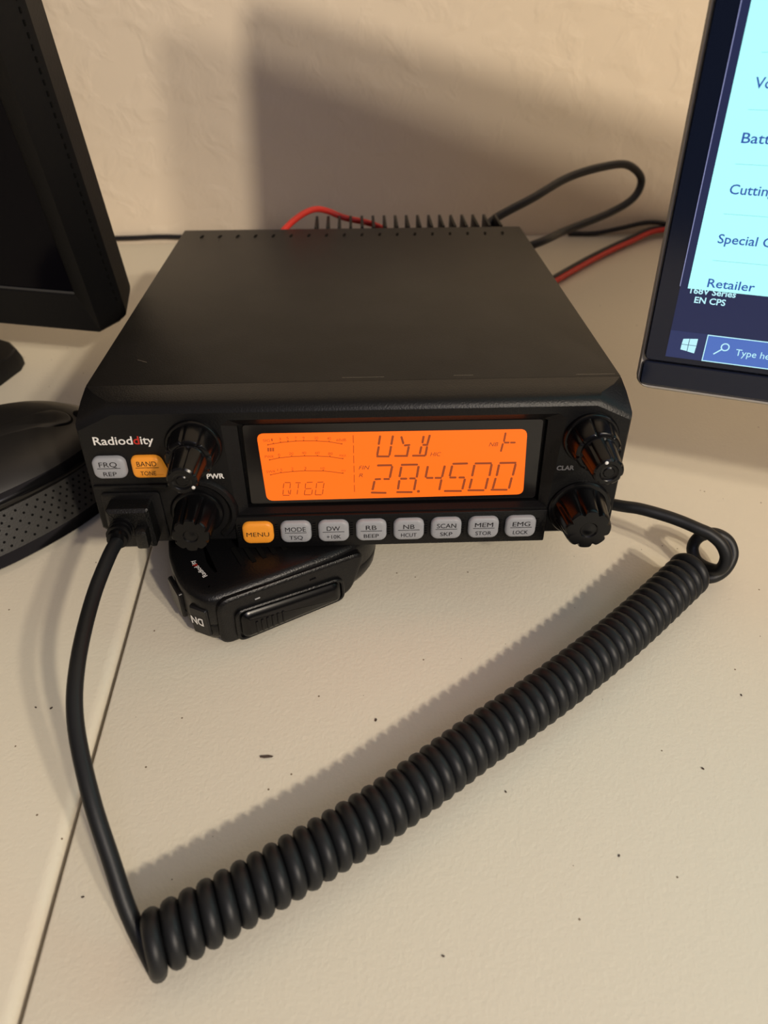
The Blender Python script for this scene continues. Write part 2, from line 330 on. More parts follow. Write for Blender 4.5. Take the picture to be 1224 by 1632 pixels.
QT = [(-26.88, 24.32, -24.84, 24.26), (-27.24, 23.93, -27.65, 21.87), (-24.87, 23.87, -25.23, 21.8), (-27.67, 21.12, -27.99, 19.13), (-24.99, 21.05, -25.31, 19.05), (-28.03, 18.72, -25.67, 18.66), (-25.92, 20.82, -25.7, 19.31), (-23.0, 24.16, -21.16, 24.11), (-21.92, 23.69, -22.22, 21.72), (-22.44, 20.98, -22.73, 19.08), (-18.9, 24.15, -16.84, 24.19), (-19.33, 23.72, -19.67, 21.65), (-19.48, 21.39, -17.41, 21.44), (-19.71, 20.9, -20.13, 18.91), (-17.03, 20.83, -17.43, 18.83), (-20.14, 18.71, -17.78, 18.64), (-15.0, 24.09, -12.93, 24.19), (-15.35, 23.66, -15.63, 21.54), (-12.63, 23.69, -13.07, 21.47), (-15.79, 20.79, -16.11, 18.8), (-13.09, 20.97, -13.49, 18.82), (-16.12, 18.59, -13.83, 18.53)]
TXT = [('SIG', -33.16, 41.53, 2.48, 1.14), ('1', -30.22, 41.78, .5, 1.09), ('3', -27.51, 42.08, .71, 1.09), ('5', -24.84, 42.38, .71, 1.09), ('7', -22.0, 42.4, .71, 1.09), ('9', -19.24, 42.33, .71, 1.09), ('20', -15.14, 42.24, 1.42, 1.09), ('40', -10.73, 41.9, 1.42, 1.09), ('60dB', -7.43, 41.14, 3.45, 1.19), ('PWR', -33.06, 34.91, 3.19, 1.22), ('0', -28.41, 35.54, .8, 1.12), ('20', -24.49, 36.0, 1.6, 1.12), ('40', -19.96, 36.22, 1.6, 1.12), ('60', -15.16, 36.1, 1.6, 1.12), ('80', -10.57, 35.66, 1.6, 1.12), ('MAX', -6.59, 34.71, 2.41, 1.13), ('1.5', -29.13, 29.34, 1.8, 1.1), ('2', -24.15, 29.74, .81, 1.1), ('3', -19.48, 29.86, .81, 1.1), ('10', -13.49, 29.56, 1.4, 1.1), ('oo', -6.2, 28.55, 1.63, 1.1), ('SWR', -33.16, 28.62, 3.36, 1.2)]
TXB = [('FIN', .14, 29.2, 4.0, 1.7), ('R', .12, 25.95, 1.52, 1.7), ('HIC', 25.9, 34.19, 3.88, 1.75), ('NB', 46.76, 37.77, 3.3, 1.75)]
bm = seg_obj('d', BIG, .86, 'seg')
quad(bm, axy(.0030), [(22.07*MMc+.0006*math.cos(a*PI/6), 19.11*MMc+.0006*math.sin(a*PI/6)) for a in range(12)])
bmlink('frequency_digits', bm, 'seg', lcd)
bmlink('mode_digits', seg_obj('d', USB[:15], .80, 'seg'), 'seg', lcd)
bmlink('mode_symbol', seg_obj('d', USB[15:], .70, 'seg'), 'seg', lcd)
bm = seg_obj('d', DASH, .28, 'seg', False); bmlink('divider_line', bm, 'segdim', lcd)
bm = seg_obj('d', ARC, .26, 'seg', False)
for s_ in TICK: stroke(bm, axy(.0030), s_[0]*MMc, s_[1]*MMc, s_[2]*MMc, s_[3]*MMc, .0005, False)
for tx in TXT: add_text(bm, tx[0], axy(.0030), tx[1]*MMc, tx[2]*MMc, tx[3]*MMc, tx[4]*MMc, 0, 0)
for k in range(3): quad(bm, axy(.0030), [((-31.97+k*.86)*MMc+dx*MMc, (37.6+dz)*MMc) for dx, dz in ((0, 0), (.62, 0), (.7, 1.5), (.08, 1.5))])
bmlink('meter_scale', bm, 'segdim', lcd)
bmlink('memory_digits', seg_obj('d', QT, .34, 'seg'), 'segdim', lcd)
for tx in TXB:
    bm = bmesh.new(); add_text(bm, tx[0], axy(.0030), tx[1]*MMc, tx[2]*MMc, tx[3]*MMc, tx[4]*MMc, .25, .005); bmlink('indicator_text', bm, 'seg', lcd)
# button strip and buttons
strip = bmesh.new(); box(strip, -.0462, .0705, -.0012, .0090, -.0024, .0122, .0006)
for k in range(9):
    xs = -.0449+k*.01400
    for j in range(6):
        if k in (0, 8) or True: box(strip, xs-.0007 if k else xs-.0004, xs+.0003 if k else xs+.0005, -.0017, -.0010, .0026+j*.0011, .0031+j*.0011)
bmlink('button_strip', strip, 'plastic', radio, 30)
def button(cx, z0, z1, wd, mt, top, bot, wt, wb, label, pts=None, y0=-.0010):
    h = z1-z0; cz = (z0+z1)/2
    out = pts or [(cx+a, cz+b) for a, b in rrect(wd, h, .0027, 6)]
    bm = bmesh.new()
    prof = [(0, .0), (0, -.0011), (.00028, -.0017), (.0008, -.0020), (.0018, -.00215)]
    loft(bm, [[(p[0], y0+d, p[1]) for p in (inset_poly(out, i) if i else out)] for i, d in prof])
    b = bmlink('push_button', bm, mt, radio, 50); b['label'] = label
    ax = axy(y0-.00222); tb = bmesh.new()
    if bot is None:
        add_text(tb, top, ax, cx-wt/2, cz-.0010, wt, .0021, 0, -.004)
    else:
        add_text(tb, top, ax, cx-wt/2, cz+.0009, wt, .0021, 0, .0)
        quad(tb, ax, [(cx-.0040, cz+.00022), (cx+.0040, cz+.00022), (cx+.0040, cz+.00040), (cx-.0040, cz+.00040)])
        add_text(tb, bot, ax, cx-wb/2, cz-.0028, wb, .0018, 0, .0)
    bmlink('button_text', tb, 'legend', b)
names = [('MENU', None, .0084, 0), ('MODE', 'TSQ', .0076, .0050), ('DW', '+10K', .0049, .0054), ('RB', 'BEEP', .0040, .0056), ('NB', 'HCUT', .0042, .0058), ('SCAN', 'SKP', .0072, .0046), ('MEM', 'STOR', .0068, .0060), ('EMG', 'LOCK', .0066, .0056)]
for k, (a, b, wa, wb) in enumerate(names):
    button(-.0379+k*.01407, .0009, .0102, .0114, 'orangebtn' if k == 0 else 'greybtn', a, b, wa, wb, ('orange backlit button marked ' if k == 0 else 'pale grey button marked ')+a)
button(-.0868, .0305, .0391, .0116, 'greybtn', 'FRQ', 'REP', .0062, .0046, 'pale grey button marked FRQ', y0=.0)
bp = rquad([(-.0791, .0305), (-.0664, .0305), (-.0690, .0391), (-.0791, .0391)], .0024, 5)
bp = [(min(p[0], -.0664), p[1]) for p in bp]
button(-.0735, .0305, .0391, .0116, 'orangebtn', 'BAND', 'TONE', .0068, .0054, 'orange backlit button marked BAND', pts=bp, y0=.0)
# printing on the face
def brand(bm_w, bm_r, ax, x, y, wd, h):
    me = []
    tot = text_mesh('Radioddity', 1, 0, .01); xs = [v.co.x for v in tot.vertices]; W_ = max(xs)-min(xs); bpy.data.meshes.remove(tot)
    a = text_mesh('Radiod', 1, 0, .01); wa = max(v.co.x for v in a.vertices); bpy.data.meshes.remove(a)
    b = text_mesh('d', 1, 0, .01); wb_ = max(v.co.x for v in b.vertices)-min(v.co.x for v in b.vertices); bpy.data.meshes.remove(b)
    s_ = wd/W_; add_text(bm_w, 'Radiod', ax, x, y, wa*s_, h, 0, .012)
    add_text(bm_r, 'd', ax, x+(wa+.06)*s_, y, wb_*s_, h, 0, .012)
    add_text(bm_w, 'ity', ax, x+(wa+.06+wb_+.07)*s_, y, wd-(wa+.13+wb_)*s_, h, 0, .012)
a, b = bmesh.new(), bmesh.new(); brand(a, b, axy(0), -.0906, .0434, .0205, .0033)
bmlink('brand_lettering', a, 'white', bezel); r_l = bmlink('brand_letter', b, 'redp', bezel); r_l['label'] = 'red letter d'
a = bmesh.new(); add_text(a, 'PWR', axy(0), -.0540, .0287, .0062, .0021, 0, .03); bmlink('knob_caption', a, 'white', bezel)
a = bmesh.new(); add_text(a, 'CLAR', axy(0), .0716, .0290, .0064, .0019, 0, .03); bmlink('knob_caption', a, 'greyp', bezel)
# knobs
KM = Matrix.Rotation(math.radians(90), 4, 'X')
def knob_bm(prof, nfl, wfl=.10, phase=0, N=128):
    bm = bmesh.new(); rings = []
    for (h, r, dp) in prof:
        ring = []
        for k in range(N):
            t = 2*PI*k/N; u = ((t-phase)*nfl/(2*PI)) % 1; u = min(u, 1-u)
            rr = r*(1-dp*math.exp(-(u/wfl)**2))
            ring.append((rr*math.cos(t), rr*math.sin(t), h))
        rings.append(ring)
    loft(bm, rings); return bm
def put(parent, name, bm, mt, cx, cz, y=0, sm=35):
    return bmlink(name, bm, mt, parent, sm, Matrix.Translation((cx, y, cz)) @ KM)
def dual_knob(cx, cz, dot_a, label):
    k = empty('knob', (0, 0, 0)); k.parent = radio; k['label'] = label
    put(k, 'outer_ring', knob_bm([(-.001, .0098, 0), (.0012, .0098, 0), (.0018, .0094, 0), (.0019, .0088, .03), (.0095, .0080, .08), (.0105, .0077, .12), (.0109, .0070, .08), (.0109, .0060, 0)], 8, .07, .2), 'gloss', cx, cz)
    put(k, 'knob_cap', knob_bm([(.0105, .0062, 0), (.0112, .0062, 0), (.0116, .0059, .05), (.0215, .0053, .08), (.0228, .0050, .08), (.0233, .0044, .03), (.0234, .0032, 0), (.0230, .0026, 0), (.0230, .0020, 0), (.0233, .0016, 0), (.0233, .0005, 0)], 7, .10, .5), 'gloss', cx, cz)
    c = bmesh.new(); a = math.radians(dot_a)
    bmesh.ops.create_uvsphere(c, u_segments=16, v_segments=10, radius=.00062)
    for v in c.verts: v.co = Vector((v.co.x+.0041*math.cos(a), v.co.y+.0041*math.sin(a), v.co.z*.5+.0233))
    put(k, 'pointer_dot', c, 'white', cx, cz)
    return k
def single_knob(cx, cz, r, L, label):
    k = empty('knob', (0, 0, 0)); k.parent = radio; k['label'] = label
    put(k, 'collar', knob_bm([(-.001, r*1.42, 0), (.0008, r*1.42, 0), (.0014, r*1.36, 0), (.0016, r*1.25, 0)], 8), 'gloss', cx, cz)
    put(k, 'knob_cap', knob_bm([(.0012, r*1.22, .0), (.0022, r*1.2, .05), (.004, r*1.14, .10), (L-.0016, r*1.02, .16), (L-.0005, r*.99, .18), (L, r*.94, .16), (L+.0001, r*.62, 0), (L+.0001, r*.40, 0), (L-.0004, r*.34, 0), (L-.0004, r*.20, 0), (L-.0002, r*.12, 0)], 8, .12, .35), 'gloss', cx, cz)
    return k
dual_knob(-.0566, .0427, -35, 'upper left stacked knob with a white dot')
dual_knob(.0819, .0424, 110, 'upper right stacked knob with a white dot')
single_knob(-.0594, .0145, .0068, .0152, 'small fluted knob at the lower left')
single_knob(.0824, .0121, .0083, .0142, 'large fluted knob at the lower right')
# microphone jack frame
bm = bmesh.new()
for pts in [[(-.0932, .0028), (-.0712, .0028), (-.0718, .0238), (-.0926, .0238)]]:
    q = rquad(pts, .0015); loft(bm, [[(p[0], .0, p[1]) for p in q], [(p[0], -.0007, p[1]) for p in q], [(p[0], -.0009, p[1]) for p in inset_poly(q, .0004)]])
bmlink('microphone_jack', bm, 'plastic', radio)
# heat sink at the rear
bm = bmesh.new(); box(bm, -.030, .088, D, D+.006, .004, .054, .0005); hs = bmlink('heat_sink', bm, 'alu', radio)
for k in range(17):
    x = -.0215+k*.00668
    bm = bmesh.new(); box(bm, x-.0008, x+.0008, D+.005, D+.030, .005, .0572, .0003); bmlink('cooling_fin', bm, 'alu', hs)
bm = bmesh.new(); box(bm, -.095, .095, D-.001, D+.0012, .001, .057, .0003); bmlink('rear_panel', bm, 'alu', radio)
# feet
RI = RM.inverted()
for sx in (-.070, .070):
    for (yy, nm) in ((.190, 'rubber_foot'), (.075, 'support_foot')):
        top = (RM @ Vector((sx, yy, .0))).z
        bm = bmesh.new(); tube(bm, [(sx, yy, 0), (sx, yy, top+.001)], .006, 20)
        bmlink(nm, bm, 'rubber', radio, 40, RI)

# ================================================================ HAND MICROPHONE
mdX = Vector((.889, .457, 0)).normalized(); mdY = Vector((-mdX.y, mdX.x, 0))
MO = Vector((-.0537, -.0262, 0))
MMx = Matrix((mdX, mdY, Vector((0, 0, 1)))).transposed().to_4x4(); MMx.translation = MO
mic = empty('hand_microphone', mw=MMx)
tag(mic, 'black hand microphone under the front of the radio, with its long coiled cord', 'microphone')
plan = [(0, 0), (.012, -.0012), (.030, -.0015), (.050, -.0010), (.062, .0015), (.070, .0065), (.0745, .014), (.0750, .024), (.070, .034), (.055, .042), (.030, .048), (.010, .050), (-.001, .045), (-.0055, .034), (-.0070, .024), (-.0072, .014), (-.0048, .005)]
def closed_spline(P, n=5):
    N = len(P); out = []
    for i in range(N):
        a, b, c, d = (Vector(P[(i+j) % N]) for j in (-1, 0, 1, 2))
        for k in range(n):
            t = k/n; out.append(tuple(.5*((2*b)+(c-a)*t+(2*a-5*b+4*c-d)*t*t+(3*b-a-3*c+d)*t**3)))
    return out
pl = closed_spline(plan, 5)
def mic_h(x, y): return max(.0255-.055*max(0, y)-.05*max(0, x-.035), .014)
def mic_z(f, x, y): return f*mic_h(x, y)
bm = bmesh.new(); rings = []
for f, ins in ((0.0, .0045), (.06, .0022), (.18, .0008), (.40, .0001), (.43, .0005), (.46, .0001), (.80, .0005), (.90, .0007), (.93, .0012), (.945, .0008), (.985, .0016), (1.0, .0030), (1.005, .0060), (1.0, .0130)):
    rings.append([(x, y, mic_z(f, x, y)) for x, y in inset_poly(pl, ins)])
loft(bm, rings); shell = bmlink('microphone_shell', bm, 'micp', mic, 45)
# proud side module carrying the talk button
bm = bmesh.new()
sp = rquad([(.0004, .0008), (.0545, .0016), (.0620, .0214), (.0016, .0242)], .0058, 8)
loft(bm, [[(p[0], .0050, p[1]) for p in sp], [(p[0], -.0016, p[1]) for p in sp], [(p[0], -.0022, p[1]) for p in inset_poly(sp, .0006)], [(p[0], -.0024, p[1]) for p in inset_poly(sp, .0016)]])
bmlink('side_module', bm, 'micp', mic, 40)
# side rim band and talk button
def side_ax(y): return (Vector((0, y, 0)), Vector((1, 0, 0)), Vector((0, 0, 1)), Vector((0, -1, 0)))
bm = bmesh.new()
rim = rquad([(.0065, .0012), (.0515, .0012), (.0510, .0138), (.0070, .0178)], .004, 6)
loft(bm, [[(p[0], .0005, p[1]) for p in rim], [(p[0], -.0034, p[1]) for p in rim], [(p[0], -.0038, p[1]) for p in inset_poly(rim, .0005)], [(p[0], -.0036, p[1]) for p in inset_poly(rim, .0012)], [(p[0], -.0026, p[1]) for p in inset_poly(rim, .0015)]])
bmlink('button_surround', bm, 'micp', mic, 40)
ptt = rquad([(.0085, .0026), (.0495, .0026), (.0490, .0124), (.0090, .0162)], .0035, 6)
bm = bmesh.new()
loft(bm, [[(p[0], -.0010, p[1]) for p in ptt], [(p[0], -.0038, p[1]) for p in ptt], [(p[0], -.0048, p[1]) for p in inset_poly(ptt, .0009)], [(p[0], -.0055, p[1]) for p in inset_poly(ptt, .0028)]])
pb = bmlink('talk_button', bm, 'gloss', mic, 30)
bm = bmesh.new()
for k in range(6): box(bm, .0135+k*.0021, .0145+k*.0021, -.0060, -.0050, .0050, .0112, .0003)
bmlink('grip_rib', bm, 'gloss', pb)
bm = bmesh.new(); box(bm, .0155, .0175, -.0027, -.0016, .0192, .0196, .0001)
bmlink('raised_mark', bm, 'greyp', shell)
bm = bmesh.new(); box(bm, .0375, .040, -.0029, -.0016, .0178, .0184, .0001); bmlink('raised_mark', bm, 'gloss', shell)
bm = bmesh.new(); add_text(bm, 'PTT', (Vector((0, -.0024, 0)), Vector((1, 0, -.03)), Vector((0, .06, 1)), Vector((0, -1, 0))), .0222, .0192, .0080, .0026, depth=.0003); bmlink('raised_lettering', bm, 'gloss', shell)
# end buttons
eN = Vector((-.80, -.60, 0)).normalized(); eX = Vector((-.60, .80, 0)).normalized()   # along the end face, away from the viewer
def endbox(name, s0, s1, z0, z1, off, th, mt, parent, O):
    pts = rquad([(s0, z0), (s1, z0), (s1, z1), (s0, z1)], .0012, 4)
    bm = bmesh.new(); loft(bm, [[O+eX*p[0]+Vector((0, 0, p[1]))+eN*off for p in pts], [O+eX*p[0]+Vector((0, 0, p[1]))+eN*(off+th*.7) for p in pts], [O+eX*p[0]+Vector((0, 0, p[1]))+eN*(off+th) for p in inset_poly(pts, .0005)]])
    return bmlink(name, bm, mt, parent, 35)
Oe = Vector((-.0022, .0022, 0))
dn = endbox('down_button', -.0015, .0062, .0052, .0195, -.001, .0022, 'satin', mic, Oe)
Ou = Vector((-.0075, .0120, 0)); eNs = eN; eXs = eX
eN = Vector((-1, -.05, 0)).normalized(); eX = Vector((-.05, 1, 0)).normalized()
endbox('up_button', .0015, .0130, .0060, .0190, -.001, .0018, 'satin', mic, Ou)
eN, eX = eNs, eXs
bm = bmesh.new(); add_text(bm, 'DN', (Oe+eN*.0013, eX, Vector((0, 0, -1)), eN), .0006, -.0146, .0052, .0040, 0, .03); bmlink('button_text', bm, 'white', dn)
# lettering on top of the microphone
a, b = bmesh.new(), bmesh.new()
p0 = Vector((.0034, .0116, mic_h(.0034, .0116)+.00035)); p1 = Vector((.0016, .0225, mic_h(.0016, .0225)+.00035))
X_ = (p1-p0).normalized(); N_ = Vector((0, .055, 1)).normalized(); Y_ = N_.cross(X_)
brand(a, b, (p0, X_, Y_, N_), 0, 0, .0110, .0018)
bmlink('brand_lettering', a, 'white', shell); bmlink('brand_letter', b, 'redp', shell)['label'] = 'red letter d'
bm = bmesh.new()
for k in range(5):
    x = .016+k*.0042; hh = [Vector((x+dx, y, mic_h(x, y)+.0002)) for dx, y in ((0, .010), (.0018, .010), (.0018, .022), (0, .022))]
    bm.faces.new([bm.verts.new(p) for p in hh])
bmlink('speaker_slot', bm, 'dark', shell)
# ---- cord, in world space
MI = MMx.inverted()
axis_pts = spline([(-.0576, -.1325, .0088), (-.0371, -.1220, .0088), (-.0152, -.1100, .0088), (.0066, -.0967, .0088), (.0369, -.0755, .0088), (.0640, -.0575, .0090), (.0940, -.0352, .0092), (.1280, -.0068, .0102)], 40)
Ls = [0]
for p, q in zip(axis_pts, axis_pts[1:]): Ls.append(Ls[-1]+(q-p).length)
TOT = Ls[-1]; RC, RH, NT = .00242, .0064, 49.0
def axis_at(s_):
    s_ = max(0, min(TOT, s_))
    for i in range(len(Ls)-1):
        if Ls[i+1] >= s_:
            t = (s_-Ls[i])/(Ls[i+1]-Ls[i]+1e-9); return axis_pts[i].lerp(axis_pts[i+1], t)
    return axis_pts[-1]
helix = []; STEP = 20; PH = 2.2; EXT = 1.35+.35
nst = int(NT*STEP)
for k in range(nst+1):
    f = k/nst
    g = (f+.04*(1-(1-f)**4))/1.04             # turns a little wider apart at the near end
    s_ = g*TOT; c = axis_at(s_); t = (axis_at(s_+.001)-axis_at(s_-.001)).normalized()
    n1 = Vector((0, 0, 1)); n1 = (n1-t*n1.dot(t)).normalized(); n2 = t.cross(n1)
    a = PH-2*PI*f*NT
    helix.append(c+(n1*math.cos(a)+n2*math.sin(a))*RH+Vector((0, 0, .0003*math.sin(k*.011))))
te0 = (axis_at(TOT)-axis_at(TOT-.002)).normalized(); ce0 = axis_at(TOT)
a_end = PH-2*PI*NT; n_ex = 40; tot_ex = 4.6
def ramp(x, pts):
    for (x0, y0), (x1, y1) in zip(pts, pts[1:]):
        if x <= x1:
            t = (x-x0)/(x1-x0); t = t*t*(3-2*t); return y0+(y1-y0)*t
    return pts[-1][1]
for k in range(1, n_ex+1):
    ph = tot_ex*k/n_ex; a = a_end-ph
    te = Matrix.Rotation(math.radians(ramp(ph, [(0, 0), (6, 10), (10, 14), (14.5, 42)])), 3, 'Z') @ te0
    # the cord makes one wide outer loop and a last half turn inside it
    ce = ce0+te0*(.0046*min(ph/6.28, 1))+Vector((0, 0, ramp(ph, [(0, 0), (5, .0005), (14.5, .0030)])))
    r_ = RH
    n1 = Vector((0, 0, 1)); n1 = (n1-te*n1.dot(te)).normalized(); n2 = te.cross(n1)
    helix.append(ce+(n1*math.cos(a)+n2*math.sin(a))*r_)
# near-end lead: from the radio plug over the table to the coil
h0 = helix[0]; h0d = (helix[0]-helix[1]).normalized()
lead = spline([(-.0850, -.0100, .0412), (-.0862, -.0190, .0420), (-.0875, -.0385, .0410), (-.0856, -.0640, .0410), (-.0826, -.0820, .0372), (-.0756, -.1008, .0292), (-.0690, -.1148, .0190), (-.0640, -.1250, .0105), h0+h0d*.006, h0], 10)
h1 = helix[-1]; h1d = (helix[-1]-helix[-2]).normalized()
tail_loop = [Vector(p) for p in spline([h1, (0.1361, -0.0008, 0.0032), (0.1421, -0.0018, 0.0036), (0.1474, 0.0001, 0.0062), (0.1506, 0.0042, 0.0102), (0.1491, 0.0082, 0.0142), (0.1437, 0.0107, 0.0162), (0.1384, 0.0112, 0.0138), (0.1364, 0.0096, 0.0094), (0.1372, 0.0051, 0.0066), (0.1400, 0.0003, 0.0070), (0.1423, -0.0042, 0.0108), (0.1433, -0.0033, 0.0162), (0.1410, -0.0007, 0.0210), (0.1366, 0.0023, 0.0240), (0.1322, 0.0044, 0.0252), (0.1266, 0.0075, 0.0262), (0.1207, 0.0102, 0.0270), (.1117, .0141, .0275), (.1036, .0184, .0260), (.0850, .0330, .0200), (.060, .042, .012), (.040, .048, .008), (.0250, .0310, .0080), (.0180, .0250, .0090)], 10)][1:]
cord_pts = lead[:-1]+helix+tail_loop
bm = bmesh.new(); tube(bm, cord_pts, RC, 14); cd = bmlink('coiled_cord', bm, 'rubber', mic, True, MI); cd['label'] = 'black coiled rubber cord'
# plug in the radio's jack (radio frame)
PMx = MI @ RM
bm = bmesh.new(); q = rquad([(-.0905, .0042), (-.0742, .0042), (-.0748, .0212), (-.0900, .0212)], .0012)
loft(bm, [[(p[0], -.0008, p[1]) for p in q], [(p[0], -.0070, p[1]) for p in q], [(p[0], -.0082, p[1]) for p in inset_poly(q, .0012)]])
box(bm, -.0800, -.0755, -.0125, -.0075, .0070, .0150, .001)
plug = bmlink('plug', bm, 'plug', mic, 40, PMx)
bm = bmesh.new(); tube(bm, [(-.0852, -.0060, .0140), (-.0851, -.0110, .0138), (-.0851, -.0155, .0136)], .0036, 18)
for k in range(3):
    y = -.0085-k*.0022; rings = []
    for (dy, r) in ((-.0006, .0035), (-.0003, .0044), (.0003, .0044), (.0006, .0035)):
        rings.append([(-.0851+r*math.cos(2*PI*j/18), y+dy, .0138+r*math.sin(2*PI*j/18)) for j in range(18)])
    loft(bm, rings)
bmlink('strain_relief', bm, 'gloss', mic, 40, PMx)

# ================================================================ CABLES BEHIND THE RADIO
def cable(name, pts, r, mt, parent=None, n=10):
    bm = bmesh.new(); tube(bm, spline(pts, 10), r, 12); return bmlink(name, bm, mt, parent, True)
o = cable('antenna_cable', [(.0800, .2420, .0500), (.0857, .250, .0553), (.1113, .265, .0625), (.1364, .285, .0678), (.162, .3, .0694), (.1817, .31, .0674), (.1948, .315, .0569), (.1906, .31, .0463), (.1721, .3, .0396), (.1385, .28, .0358), (.1141, .26, .035), (.075, .262, .022), (.04, .28, .008), (-.02, .30, .0027), (-.06, .29, .0026)], .0026, 'blackwire')
tag(o, 'black antenna cable looping up against the wall behind the right rear of the radio', 'cable')
o2 = empty('power_cable', (.2, .33, 0)); tag(o2, 'twin red and black power wires running from behind the radio to behind the screen', 'cable')
iv2 = Matrix.Translation((-.2, -.33, 0))
pw = [(.075, .222, .030), (.090, .232, .012), (.110, .251, .0035), (.1342, .276, .003), (.1684, .3102, .003), (.204, .3397, .004), (.2362, .358, .006), (.285, .352, .004), (.32, .32, .003)]
c1 = cable('red_wire', [(x+.0012, y-.0012, z) for x, y, z in pw], .0018, 'redwire', o2); c1.matrix_local = iv2
c2 = cable('black_wire', [(x-.0012, y+.0014, z+.0003) for x, y, z in pw], .0018, 'blackwire', o2); c2.matrix_local = iv2
c3 = cable('return_wire', [(.165, .362, .0020), (.185, .361, .0022), (.205, .361, .0060), (.225, .361, .0100), (.245, .360, .0080), (.275, .357, .0020)], .0017, 'blackwire', o2); c3.matrix_local = iv2
o = cable('signal_wire', [(-.050, .2160, .0500), (-.0436, .2200, .0555), (-.0400, .2235, .0598), (-.0350, .230, .0625), (-.0285, .239, .0640), (-.0220, .2465, .0636), (-.0150, .2505, .0610), (-.0049, .2515, .0565), (.0141, .253, .0510), (.03, .252, .040), (.05, .250, .010), (.07, .252, .0022)], .0018, 'redwire')
tag(o, 'single red wire arching over the cooling fins at the rear of the radio', 'wire')

o = cable('wall_cable', [(-.30, .3645, .0035), (-.22, .3640, .0020), (-.17, .3638, .0022), (-.145, .3644, .0026), (-.12, .3640, .0018), (-.08, .3625, .0018), (-.04, .350, .0022), (.0, .330, .0022)], .0016, 'blackwire')
tag(o, 'thin black cable along the foot of the wall, between left monitor and radio', 'cable')

# ================================================================ LEFT MONITOR
def frame_mx(O, r, u, f):
    m_ = Matrix((Vector(r), -Vector(f), Vector(u))).transposed().to_4x4(); m_.translation = Vector(O); return m_
LM = frame_mx((-.13167, .15321, .035), (.9801, -.19839, -.0069), (-.02159, -.14115, .98975), (-.19733, -.96991, -.14263))
def rectr(x0, x1, z0, z1, r=.002, n=3):
    return [(p[0]+(x0+x1)/2, p[1]+(z0+z1)/2) for p in rrect(x1-x0, z1-z0, r, n)]
lm = empty('computer_monitor', (-.37, .20, 0)); tag(lm, 'black computer monitor with a dark switched-off screen, at the left beside the radio', 'monitor')
LI = Matrix.Translation((.37, -.20, 0)) @ LM
W1, H1 = .50, .33
bm = bmesh.new(); rings = []
for (ex, ez, y, r) in ((-.0105, -.0205, .0042, .001), (-.0092, -.0190, .0030, .001), (-.0002, -.0002, 0, .0015), (.0, .0, .0004, .002), (.0060, .0010, .0112, .003), (.0062, .001, .0115, .003), (.0058, .0008, .0119, .003), (.0074, .0010, .0138, .004), (.0080, .0006, .0150, .004), (.0060, -.003, .030, .006), (-.06, -.06, .052, .02)):
    rings.append([(p[0], y, p[1]) for p in rectr(-W1-ex, ex, -ez if ez > -.015 else -ez, H1+(ez if ez > -.015 else -.012), r)])
loft(bm, rings, False, True); bmlink('monitor_housing', bm, 'monbezel', lm, 25, LI)
bm = bmesh.new(); box(bm, -W1+.010, -.0100, .0042, .0060, .0200, H1-.011); scr1 = bmlink('screen', bm, 'monscreen', lm, 25, LI)
bm = bmesh.new(); box(bm, -W1+.010, -.0100, .0034, .0046, .0196, .0206, .0002); bmlink('screen_trim', bm, 'trimdark', lm, 25, LI)
bm = bmesh.new()
for k in range(70): box(bm, .0061, .0068, .0116, .0124, .012+k*.0043, .0140+k*.0043)
bmlink('vent_row', bm, 'dark', lm, 25, LI)
bm = bmesh.new()
fp = [(-.245, .2170), (-.1985, .1925), (-.1917, .1838), (-.1915, .1760), (-.1975, .160), (-.232, .135), (-.46, .135), (-.54, .165), (-.55, .22), (-.52, .245), (-.29, .245)]
fp = fp[::-1]
loft(bm, [[(x, y, 0) for x, y in fp], [(x, y, .004) for x, y in fp], [(x, y, .0098) for x, y in inset_poly(fp, .0018)], [(x, y, .0105) for x, y in inset_poly(fp, .003)]])
bmlink('stand_base', bm, 'monbezel', lm, 25, Matrix.Translation((.37, -.20, 0)))
bm = bmesh.new(); box(bm, -.42, -.34, .222, .240, .008, .20, .004); bmlink('stand_neck', bm, 'monbezel', lm, 25, Matrix.Translation((.37, -.20, 0)))

# ================================================================ RIGHT TOUCH SCREEN
PM = frame_mx((.10101, .025048, .080), (.916585, -.39604, .054996), (-.008684, .117794, .993), (-.399746, -.910647, .104528))
rmn = empty('touchscreen_computer', (.33, .08, 0)); tag(rmn, 'glass-fronted computer screen at the right showing a cyan page above a dark blue taskbar', 'monitor')
RI2 = Matrix.Translation((-.33, -.08, 0)) @ PM
W2, H2 = .450, .257
bm = bmesh.new(); rings = []
for (e, y, r) in ((-.0016, .0004, .003), (-.0008, -.0004, .004), (.0, .0006, .005), (.0, .008, .005), (-.004, .014, .006), (-.03, .030, .02)):
    rings.append([(p[0], y, p[1]) for p in rectr(-e, W2+e, -.0022-e, H2+e, r, 4)])
loft(bm, rings, True, True); bmlink('grey_housing', bm, 'edge', rmn, 25, RI2)
bm = bmesh.new(); q = rectr(.0016, W2-.0016, .0092, H2-.0018, .002, 3); loft(bm, [[(p[0], .002, p[1]) for p in q], [(p[0], -.0010, p[1]) for p in q], [(p[0], -.0014, p[1]) for p in inset_poly(q, .0004)]]); bmlink('glass_panel', bm, 'glassbez', rmn, 25, RI2)
bm = bmesh.new(); q = rectr(.0016, W2-.0016, -.0002, .0086, .0015, 3); loft(bm, [[(p[0], .002, p[1]) for p in q], [(p[0], -.0008, p[1]) for p in q], [(p[0], -.0012, p[1]) for p in inset_poly(q, .0004)]]); bmlink('chin_panel', bm, 'glassbez', rmn, 25, RI2)
SX = (Vector((0, -.0014, 0)), Vector((1, 0, 0)), Vector((0, 0, 1)), Vector((0, -1, 0)))
